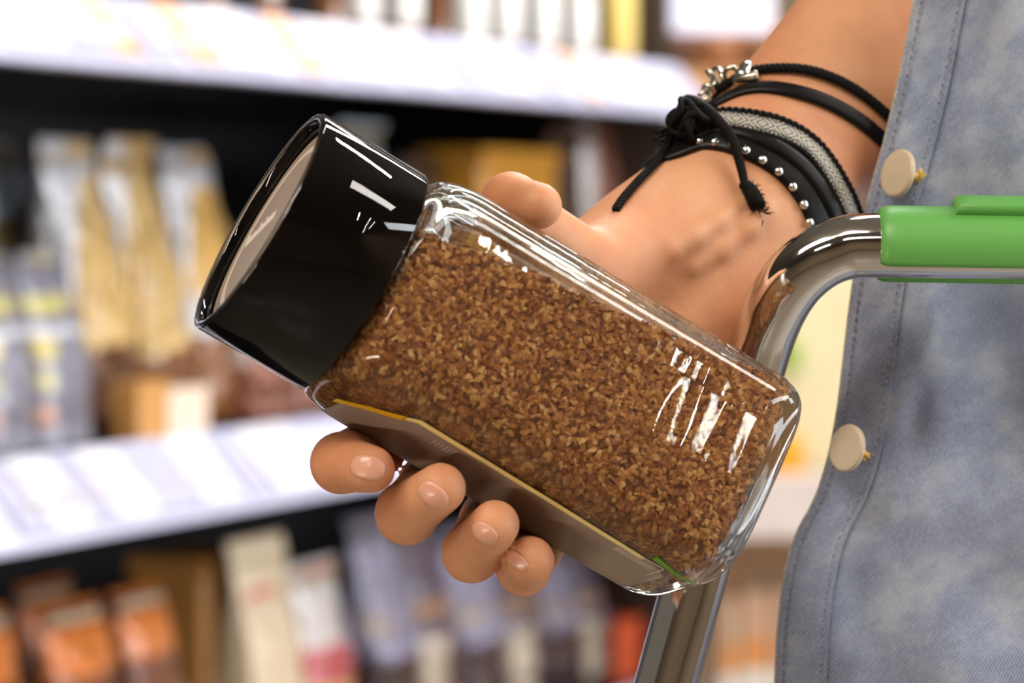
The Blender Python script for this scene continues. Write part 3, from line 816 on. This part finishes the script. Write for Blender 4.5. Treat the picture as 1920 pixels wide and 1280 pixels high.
def loop(pts, lift, n=140, back=None):
    """closed ring round the arm through the visible points"""
    hp = np.array([hit(x, y) for x, y in catmull(pts, 26)]) - Aw
    t = hp @ TA; th = np.unwrap(np.arctan2(hp @ E2, hp @ E1))
    if th[-1] < th[0]: th = th[::-1]; t = t[::-1]
    o = np.argsort(th); th = th[o]; t = t[o]
    span = 2 * math.pi - (th[-1] - th[0]); out = []; nv = []
    for q in np.linspace(th[0], th[0] + 2 * math.pi, n, endpoint=False):
        if q <= th[-1]: tt = np.interp(q, th, t)
        else:
            k = (q - th[-1]) / span; k = k * k * (3 - 2 * k); tt = t[-1] * (1 - k) + t[0] * k
        d = E1 * math.cos(q) + E2 * math.sin(q); c = Aw + TA * tt + E1 * 0
        p = march(c + d * .05, -d, .05); out.append(p); nv.append(grad(p))
    out = np.array(out); nv = np.array(nv)
    for _ in range(3):
        out = (np.roll(out, 1, 0) + out * 2 + np.roll(out, -1, 0)) / 4; nv = (np.roll(nv, 1, 0) + nv * 2 + np.roll(nv, -1, 0)) / 4
    nv /= np.linalg.norm(nv, axis=1, keepdims=True)
    return out + nv * lift * mm, nv


def band(name, L, N, width, th, mat, parent=None, shift=0, wave=0, wn=60):
    m = len(L); rows = []; uv = []; dist = 0
    for i in range(m):
        T = nrm(L[(i + 1) % m] - L[i - 1]); B = nrm(np.cross(T, N[i])); B = B if np.dot(B, TA) > 0 else -B
        n_ = nrm(np.cross(B, T)); n_ = n_ if np.dot(n_, N[i]) > 0 else -n_
        w2 = width * mm / 2 + wave * mm * math.sin(i / m * 2 * math.pi * wn); c = L[i] + B * shift * mm
        pr = [(-1, .15), (-.93, .8), (-.6, 1), (-.2, 1.04), (.2, 1.04), (.6, 1), (.93, .8), (1, .15), (.9, -.3), (-.9, -.3)]
        rows.append([c + B * w2 * a + n_ * th * mm * b_ for a, b_ in pr])
        uv += [(dist * 1000, a * width / 2) for a, b_ in pr]; dist += np.linalg.norm(L[(i + 1) % m] - L[i])
    b = MB().grid(rows, cu=True, cv=True)
    o = mesh(name, b.v, b.f, mat, None, True, uv)
    return setp(o, parent) if parent else o


def braid(L, N, r, mat, name, parent, strands=3, pitch=5.0, amp=.8, closed=True):
    b = MB(); m = len(L)
    seg = np.linalg.norm(np.diff(L, axis=0), axis=1); dist = np.concatenate([[0], np.cumsum(seg)]) * 1000
    k = max(8, int(dist[-1] / .35)); q = np.linspace(0, dist[-1], k)
    Lr = np.stack([np.interp(q, dist, L[:, c]) for c in range(3)], 1); Nr = np.stack([np.interp(q, dist, N[:, c]) for c in range(3)], 1)
    T = np.gradient(Lr, axis=0); T /= np.linalg.norm(T, axis=1, keepdims=True) + 1e-12; B = np.cross(T, Nr)
    for s_ in range(strands):
        ph = 2 * math.pi * s_ / strands
        pts = Lr + B * (math.sin(1) * 0 + np.sin(q / pitch * 2 * math.pi + ph) * amp * mm)[:, None] + Nr * (np.cos(q / pitch * 2 * math.pi + ph) * amp * .6 * mm)[:, None]
        b.tube(pts, r * mm, 7)
    return setp(b.build(name, mat, None), parent)


m_leather = Mat('black_leather'); m_leather.set(Base_Color=(.006, .005, .005, 1), Roughness=.35, Specular_IOR_Level=.22); m_leather.bump(m_leather.noise(900, 3), .15, .0005); m_leather = m_leather.m
m_cord = Mat('black_waxed_cord'); m_cord.set(Base_Color=(.007, .006, .006, 1), Roughness=.7, Specular_IOR_Level=.12); m_cord = m_cord.m
m_steel = plain('polished_steel', (.80, .78, .74, 1), .16, 1, var=.05); m_brass = plain('worn_pewter', (.62, .56, .44, 1), .22, 1, var=.1)

# studded strap
root = thing('studded_bracelet', 'black leather bracelet with a row of silver studs, nearest the hand', 'bracelet', Aw, None)
L, N = loop([(1262, 292), (1310, 262), (1365, 262), (1425, 284), (1478, 320), (1518, 370), (1540, 425)], .5)
strap = band('strap', L, N, 10.5, 1.3, m_leather, root)
for x, y in [(1313, 271), (1341, 272), (1373, 274), (1397, 286), (1427, 303), (1457, 324), (1483, 352), (1503, 384), (1513, 417)]:
    p = hit(x, y); n_ = grad(p); i = int(np.argmin(np.linalg.norm(L - p, axis=1))); n_ = N[i]
    M_ = np.array([nrm(np.cross(n_, TA)), nrm(np.cross(n_, np.cross(n_, TA))), n_])
    setp(MB().ball(p + n_ * 1.7 * mm, 1.65 * mm, (1, 1, .75), M_).build('stud', m_steel, None), root)
Lh, Nh = loop([(1290, 272), (1330, 246), (1385, 250), (1445, 272), (1500, 310), (1540, 360), (1568, 415)], 1.2)
band('inner_strap', Lh, Nh, 5.5, 1.6, m_leather, root)

# woven bracelet with black and white pattern
m_wov = Mat('black_white_weave'); sep = m_wov.n('ShaderNodeSeparateXYZ'); m_wov.l(m_wov.co('UV'), sep.inputs[0])
u, v_ = sep.outputs[0], sep.outputs[1]
tri = m_wov.math('PINGPONG', u, 4.2)
av = m_wov.math('ABSOLUTE', v_)
dd_ = m_wov.math('ADD', tri, m_wov.math('MULTIPLY', av, 1.25))
line = m_wov.math('LESS_THAN', m_wov.math('PINGPONG', dd_, .95), .30)
rice = m_wov.math('LESS_THAN', m_wov.math('PINGPONG', u, .7), .22)
edge = m_wov.math('GREATER_THAN', av, 2.05)
midv = m_wov.math('MULTIPLY', m_wov.math('GREATER_THAN', av, 1.9), m_wov.math('LESS_THAN', av, 2.15))
blk = m_wov.math('MAXIMUM', m_wov.math('MAXIMUM', line, m_wov.math('MULTIPLY', rice, edge)), m_wov.math('MAXIMUM', midv, m_wov.math('GREATER_THAN', av, 3.0)))
m_wov.set(Base_Color=m_wov.mix(blk, srgb(184, 178, 164), (.008, .01, .01, 1)), Roughness=.5)
m_wov.bump(m_wov.math('SUBTRACT', 1.0, blk), .8, .0006); m_wov = m_wov.m
root = thing('woven_bracelet', 'black and white woven bracelet with a diamond pattern and a dangling black tie cord', 'bracelet', Aw, None)
Lw, Nw = loop([(1300, 240), (1345, 232), (1400, 236), (1460, 250), (1512, 280), (1548, 325), (1578, 380), (1592, 420)], 1.9)
wb = band('woven_band', Lw, Nw, 6.6, 1.2, m_wov, root)
for sh in (3.9, -3.6):
    B_ = []
    for i in range(len(Lw)):
        T = nrm(Lw[(i + 1) % len(Lw)] - Lw[i - 1]); b_ = nrm(np.cross(T, Nw[i])); B_.append(b_ if np.dot(b_, TA) > 0 else -b_)
    Ls = Lw + np.array(B_) * sh * mm + Nw * .5 * mm
    braid(np.vstack([Ls, Ls[:1]]), np.vstack([Nw, Nw[:1]]), .75 if sh > 0 else .5, m_cord, 'edge_cord', root, 2, 4.5, .8 if sh > 0 else .3)


def surf(pts, n, lift):
    q = catmull(pts, n); hp = np.array([hit(x, y) for x, y in q]); g = np.array([grad(p) for p in hp])
    return hp + g * (lift * mm if np.isscalar(lift) else (np.interp(np.linspace(0, 1, n), np.linspace(0, 1, len(lift)), lift) * mm)[:, None]), g


# the knot, side cord and tail
b = MB(); kc = hit(1298, 250) - FWD * 4.5 * mm + P(1290, 228, 1.04) - P(1298, 250, 1.04)
for i in range(9):
    a = RNG.random(3) * 6.28; pts = []
    R0 = (4.0 + RNG.random() * 2.6) * mm; c_ = kc + (RNG.random(3) - .5) * 5 * mm
    M_ = np.linalg.qr(RNG.normal(size=(3, 3)))[0]
    for k in range(22):
        q = k / 22 * 2 * math.pi; pts.append(c_ + (np.array([math.cos(q), math.sin(q) * .8, .35 * math.sin(2 * q)]) * R0) @ M_)
    b.tube(pts, 1.1 * mm, 8, closed=True)
b.ball(kc, 5.6 * mm, (1.1, 1, .9))
for k in range(26):       # frayed ends
    a = kc + (P(1255, 250, 1.04) - P(1290, 228, 1.04)) + (RNG.random(3) - .5) * 3 * mm
    e = a + (P(1232, 262, 1.04) - P(1262, 250, 1.04)) * (.5 + .6 * RNG.random()) + (RNG.random(3) - .5) * 5 * mm
    b.tube([a, (a + e) / 2 + (RNG.random(3) - .5) * mm, e], [.28 * mm, .24 * mm, .12 * mm], 5)
setp(b.build('sliding_knot', m_cord, None), root)
q1, g1_ = surf([(1272, 268), (1235, 310), (1195, 350), (1168, 380), (1154, 396)], 30, [3, 1.6, 1.4, 1.2, .2])
braid(q1, g1_, .75, m_cord, 'side_cord', root, 3, 5, .9)
q2, g2_ = surf([(1312, 212), (1345, 238), (1372, 275), (1384, 318), (1392, 352), (1408, 378)], 40, [6, 6, 5, 3.2, 2.6, 2.6])
tl_ = setp(MB().tube(q2, np.interp(np.arange(40), [0, 20, 39], [1.9, 1.6, 1.15]) * mm, 10).build('tie_cord', m_cord, None), root)
b = MB(); b.ball(q2[-8], 2.3 * mm, (1, .9, .8)); b.tube(surf([(1394, 356), (1404, 378), (1416, 398)], 12, 2.8)[0], np.interp(np.arange(12), [0, 3, 8, 11], [1.4, 2.6, 2.9, 2.2]) * mm, 10)
base_, gb = surf([(1398, 362), (1424, 410)], 60, 2.8)
for k in range(60):
    d = nrm(RNG.normal(size=3) + gb[k] * .6); b.tube([base_[k] + d * 1.5 * mm, base_[k] + d * (3.2 + RNG.random() * 1.2) * mm], [.25 * mm, .1 * mm], 5)
setp(b.build('frayed_end', m_cord, None), tl_)

# double bracelet higher on the arm
root = thing('clasp_bracelet', 'thin black double bracelet with braided cord and pewter links, higher on the arm', 'bracelet', P(1520, 200, 1.08), None)
L, N = loop([(1322, 222), (1345, 196), (1375, 178), (1425, 166), (1485, 172), (1550, 192), (1612, 228), (1668, 275)], .5)
band('flat_strap', L, N, 5.0, 1.2, m_leather, root)
L2, N2 = loop([(1340, 190), (1362, 165), (1400, 142), (1445, 134), (1505, 134), (1562, 150), (1618, 182), (1672, 228)], 1.6)
braid(np.vstack([L2, L2[:1]]), np.vstack([N2, N2[:1]]), .95, m_cord, 'braided_cord', root, 3, 5.5, .9)
for x, y, r_, t_, mt in [(1330, 190, 2.3, .8, m_brass), (1345, 168, 2.4, .8, m_brass), (1338, 178, 2.0, .7, m_steel), (1356, 152, 2.6, .8, m_steel), (1368, 158, 2.8, .9, m_brass), (1380, 150, 2.4, .9, m_brass), (1342, 150, 1.7, .7, m_brass)]:
    p = hit(x, y); n_ = grad(p); c_ = p + n_ * 2.4 * mm; M_ = np.linalg.qr(RNG.normal(size=(3, 3)))[0]
    pts = [c_ + (np.array([math.cos(q), math.sin(q), 0]) * r_ * mm) @ M_ for q in np.arange(20) / 20 * 2 * math.pi]
    setp(MB().tube(pts, t_ * mm, 8, closed=True).build('chain_link', mt, None), root)
p = surf([(1392, 158), (1402, 145), (1410, 132)], 5, 2.2)[0]
setp(MB().tube([p[0], p[1], p[2], p[3], p[4]], np.array([2.2, 2.7, 2.4, 2.7, 2.1]) * mm, 14).build('end_cap', m_steel, None), root)
p, g = surf([(1384, 160), (1425, 150)], 6, 2.0)
setp(MB().tube(p, 1.9 * mm, 10).build('clasp', m_brass, None), root)

# ------------------------------------------------------------------ trolley handle: chrome tube with green grip
m_chrome = Mat('chrome'); m_chrome.set(Base_Color=(.78, .77, .75, 1), Metallic=1, Roughness=.07); m_chrome = m_chrome.m
m_green = plain('green_plastic', srgb(100, 168, 80), .4, var=.02)
cart = thing('trolley_handle', 'chrome shopping trolley handle with a green plastic grip, in front of the denim', 'trolley', P(1500, 900, 1.025))
path = [(2300, 470, 1.005), (2000, 464, 1.005), (1750, 461, 1.005), (1640, 460, 1.006), (1585, 464, 1.007), (1535, 484, 1.007), (1488, 524, 1.0095), (1452, 580, 1.014), (1425, 650, 1.0205),
        (1395, 755, 1.026), (1340, 950, 1.027), (1285, 1152, 1.027), (1244, 1300, 1.027), (1150, 1640, 1.027)]
pp_ = catmull([P(*q) for q in path], 160)
setp(MB().tube(pp_, 10.2 * mm, 40).build('chrome_tube', m_chrome, None), cart)
# grip: an open C section clipped over the tube
c0 = P(1650, 460.5, 1.0055); c1 = P(2290, 470, 1.005); ax_ = nrm(c1 - c0); up_ = nrm(np.array([0, 0, 1]) - ax_ * ax_[2]); fr_ = nrm(np.cross(ax_, up_)); fr_ = fr_ if np.dot(fr_, FWD) < 0 else -fr_
a0, a1 = math.radians(-30), math.radians(245)
def csec(q, ro, ri, s0=a0, s1=a1, n=44):
    o_ = []
    for a in np.linspace(s0, s1, n): o_.append(c0 + ax_ * q + (fr_ * math.cos(a) + up_ * math.sin(a)) * ro)
    for a in np.linspace(s1, s0, n): o_.append(c0 + ax_ * q + (fr_ * math.cos(a) + up_ * math.sin(a)) * ri)
    return o_
LG = np.linalg.norm(c1 - c0); G = []
for q, k in [(-.8, .0), (-.6, .35), (.2, .7), (1.6, .93), (4, 1)]: G.append(csec(q * mm, (10.4 + 2.3 * k) * mm, 10.35 * mm))
for q in np.linspace(.01, LG, 20): G.append(csec(q, 12.7 * mm, 10.35 * mm))
setp(MB().grid(G, cv=True, capu=True).build('green_grip', m_green, None), cart)
G = []
for q, k in [(22.5, .0), (22.9, .6), (24, 1)] + [(t_, 1) for t_ in np.linspace(30, LG * 1000, 12)]:
    G.append(csec(q * mm, (12.7 + 3.6 * k) * mm, 12.4 * mm, math.radians(52), math.radians(150), 20))
setp(MB().grid(G, cv=True, capu=True).build('raised_grip_rib', m_green, None), cart)

# ------------------------------------------------------------------ denim jacket
m_den = Mat('washed_denim')
tc = m_den.co('UV')
tw = m_den.n('ShaderNodeTexWave', wave_type='BANDS', bands_direction='X'); mp = m_den.n('ShaderNodeMapping'); mp.inputs['Rotation'].default_value = (0, 0, math.radians(28)); m_den.l(tc, mp.inputs[0])
tw.inputs['Scale'].default_value = .34; tw.inputs['Distortion'].default_value = 1.2; tw.inputs['Detail'].default_value = 2; tw.inputs['Detail Scale'].default_value = 2.5; m_den.l(mp.outputs[0], tw.inputs[0])
mp2 = m_den.n('ShaderNodeMapping'); mp2.inputs['Scale'].default_value = (1.3, .35, 1); mp2.inputs['Rotation'].default_value = (0, 0, math.radians(28)); m_den.l(tc, mp2.inputs[0])
fib = m_den.noise(1.6, 3, mp2.outputs[0], .7)
blot = m_den.noise(.045, 4, tc, .6)
big = m_den.ramp(blot, [(.36, srgb(66, 86, 130)), (.5, srgb(112, 129, 164)), (.63, srgb(166, 174, 190))])
tf = m_den.math('MULTIPLY', m_den.math('MULTIPLY', tw.outputs[0], fib), 1.55)
m_den.set(Base_Color=m_den.mix(tf, m_den.mix(.45, big, srgb(64, 74, 106)), m_den.mix(.75, big, srgb(206, 208, 214))), Roughness=.9, Sheen_Weight=.15)
m_den.bump(m_den.math('ADD', tw.outputs[0], fib), .35, .0006); m_den = m_den.m
m_hem = plain('pale_hem_denim', srgb(176, 172, 166), .9, scale=500, var=.25)
jacket = setp(MB().box(P(1750, 640, 1.3), (.0, 0, 0), (0, 0, 0), (0, 0, 0)).build('tmp', m_den), person)
bpy.data.objects.remove(jacket)
EDGE = [(-260, 1790), (-100, 1735), (0, 1716), (130, 1692), (260, 1662), (400, 1622), (520, 1603), (600, 1592), (760, 1574), (850, 1558), (940, 1530), (1000, 1492), (1080, 1472), (1180, 1460), (1280, 1455), (1420, 1462), (1600, 1480)]
ey = [e[0] for e in EDGE]; ex = [e[1] for e in EDGE]
def edge_x(y):
    return np.interp([y - 30, y - 15, y, y + 15, y + 30], ey, ex).mean()


def fold(q, y):
    """depth of the cloth in metres"""
    D = 1.047 + .004 * math.exp(-q / 25) + .0022 * math.sin(q / 95 + y / 190) + .0018 * math.sin(q / 44 - y / 120 + 1)
    D += .006 * math.exp(-((q - 330) / 130) ** 2) * math.exp(-((y - 640) / 150) ** 2)
    D -= .012 * max(0, min(1, (y - 760) / 400)) * (1 - math.exp(-q / 160))
    D += .010 * math.exp(-((y - 1130) / 110) ** 2) * math.exp(-((q - 420) / 170) ** 2)
    D += .0022 * math.exp(-((q - 150) / 26) ** 2) * math.sin(y / 55)
    D += .16 * max(0, (q - 650) / 500) ** 2
    return max(D, 1.043) if y < 640 else D


ys = np.linspace(-260, 1600, 190)
def cloth(qs, off, name, mat, parent, th=1.3, wob=0, ys=ys):
    m = len(qs); Gf = []; uv = []
    for y in ys:
        f_ = []; u_ = []
        for side in (1, 0):
            for q in (qs if side else qs[::-1]):
                t_ = th * mm if not side else 0
                rr_ = min(1, (q - qs[0]) / 8); sh = th * .5 * mm * (1 - math.sqrt(max(0, 1 - (1 - rr_) ** 2)))
                D = fold(q, y) - off * mm + (t_ - sh if not side else sh) + wob * mm * math.sin(y / 17 + q / 9) * math.sin(y / 41)
                f_.append(P(edge_x(y) + q, y, D)); u_.append((q * .172, -y * .172))
        Gf.append(f_); uv += u_
    b = MB().grid(Gf, cv=True, capu=True)
    return setp(mesh(name, b.v, b.f, mat, None, True, uv), parent)


qs = np.concatenate([[0, 1, 3, 5, 8, 12, 20], np.linspace(30, 300, 40), np.linspace(310, 1100, 50)])
jacket = cloth(qs, 0, 'denim_jacket', m_den, person, 1.6)
pq = np.concatenate([[-2, -1, 1, 3, 6, 10], np.linspace(14, 84, 26), [88, 91, 93, 94]])
plk = cloth(pq, 1.5, 'button_placket', m_den, jacket, 1.3, .35)
hem = MB(); hp_ = [P(edge_x(y) - 1.5, y, fold(0, y) - .0008 + .0002 * math.sin(y)) for y in np.linspace(-250, 1590, 240)]
hem.tube(hp_, .55 * mm, 7); setp(hem.build('frayed_hem', m_hem, None), jacket)
b = MB()
for q0 in (12, 82):
    for y in np.arange(-240, 1580, 17.0):
        pts = [P(edge_x(y + d) + q0, y + d, fold(q0, y + d) - .0030 + (.0005 if d in (0, 11) else 0)) for d in (0, 4, 7, 11)]
        b.tube(pts, .22 * mm, 5)
setp(b.build('seam_stitching', plain('grey_thread', srgb(128, 118, 118), .9), None), plk)
m_btn = plain('beige_button', srgb(206, 186, 158), .3, var=.02); m_thr = plain('yellow_thread', srgb(222, 176, 84), .8, var=.3, scale=900)
for (bx, by, hx_, hy_, tx_, ty_) in [(1684, 325, 25, 46, 1722, 330), (1589, 840, 27, 45, 1616, 850)]:
    c_ = P(bx, by, 1.0365 if by < 500 else 1.030); R_ = hy_ / F * 1.035; cx_ = hx_ / hy_
    long_ = nrm(UP * math.cos(math.radians(13)) + RIGHT * math.sin(math.radians(13))); side_ = nrm(np.cross(long_, FWD)); side_ = side_ if side_[0] > 0 else -side_
    nn_ = nrm(-FWD * cx_ - side_ * math.sqrt(1 - cx_ ** 2)); inp = nrm(np.cross(nn_, long_))
    G = []
    for r_, z in [(.01, .9), (.75, .9), (.9, 1.0), (.97, .8), (1, .3), (.99, -.5), (.9, -.9), (.01, -.9)]:
        G.append([c_ + (long_ * math.cos(a) + inp * math.sin(a)) * R_ * r_ + nn_ * z * 1.1 * mm for a in np.arange(40) / 40 * 2 * math.pi])
    bt = setp(MB().grid(G, cv=True, capu=True).build('button', m_btn, None), jacket)
    b = MB(); cl = P(tx_, ty_, fold(tx_ - edge_x(ty_), ty_) - .0035)
    b.tube([c_ - nn_ * 1 * mm, c_ * .4 + cl * .6, cl], [1.2 * mm, 1.0 * mm, 1.4 * mm], 8)
    for k in range(16):
        d1 = RNG.normal(size=3) * 1.2 * mm; b.tube([cl + d1, cl - FWD * 1.5 * mm + d1 * .4, cl - d1], .4 * mm, 5)
    setp(b.build('button_thread', m_thr, None), bt) if False else setp(b.build('button_thread', m_thr, None), jacket)
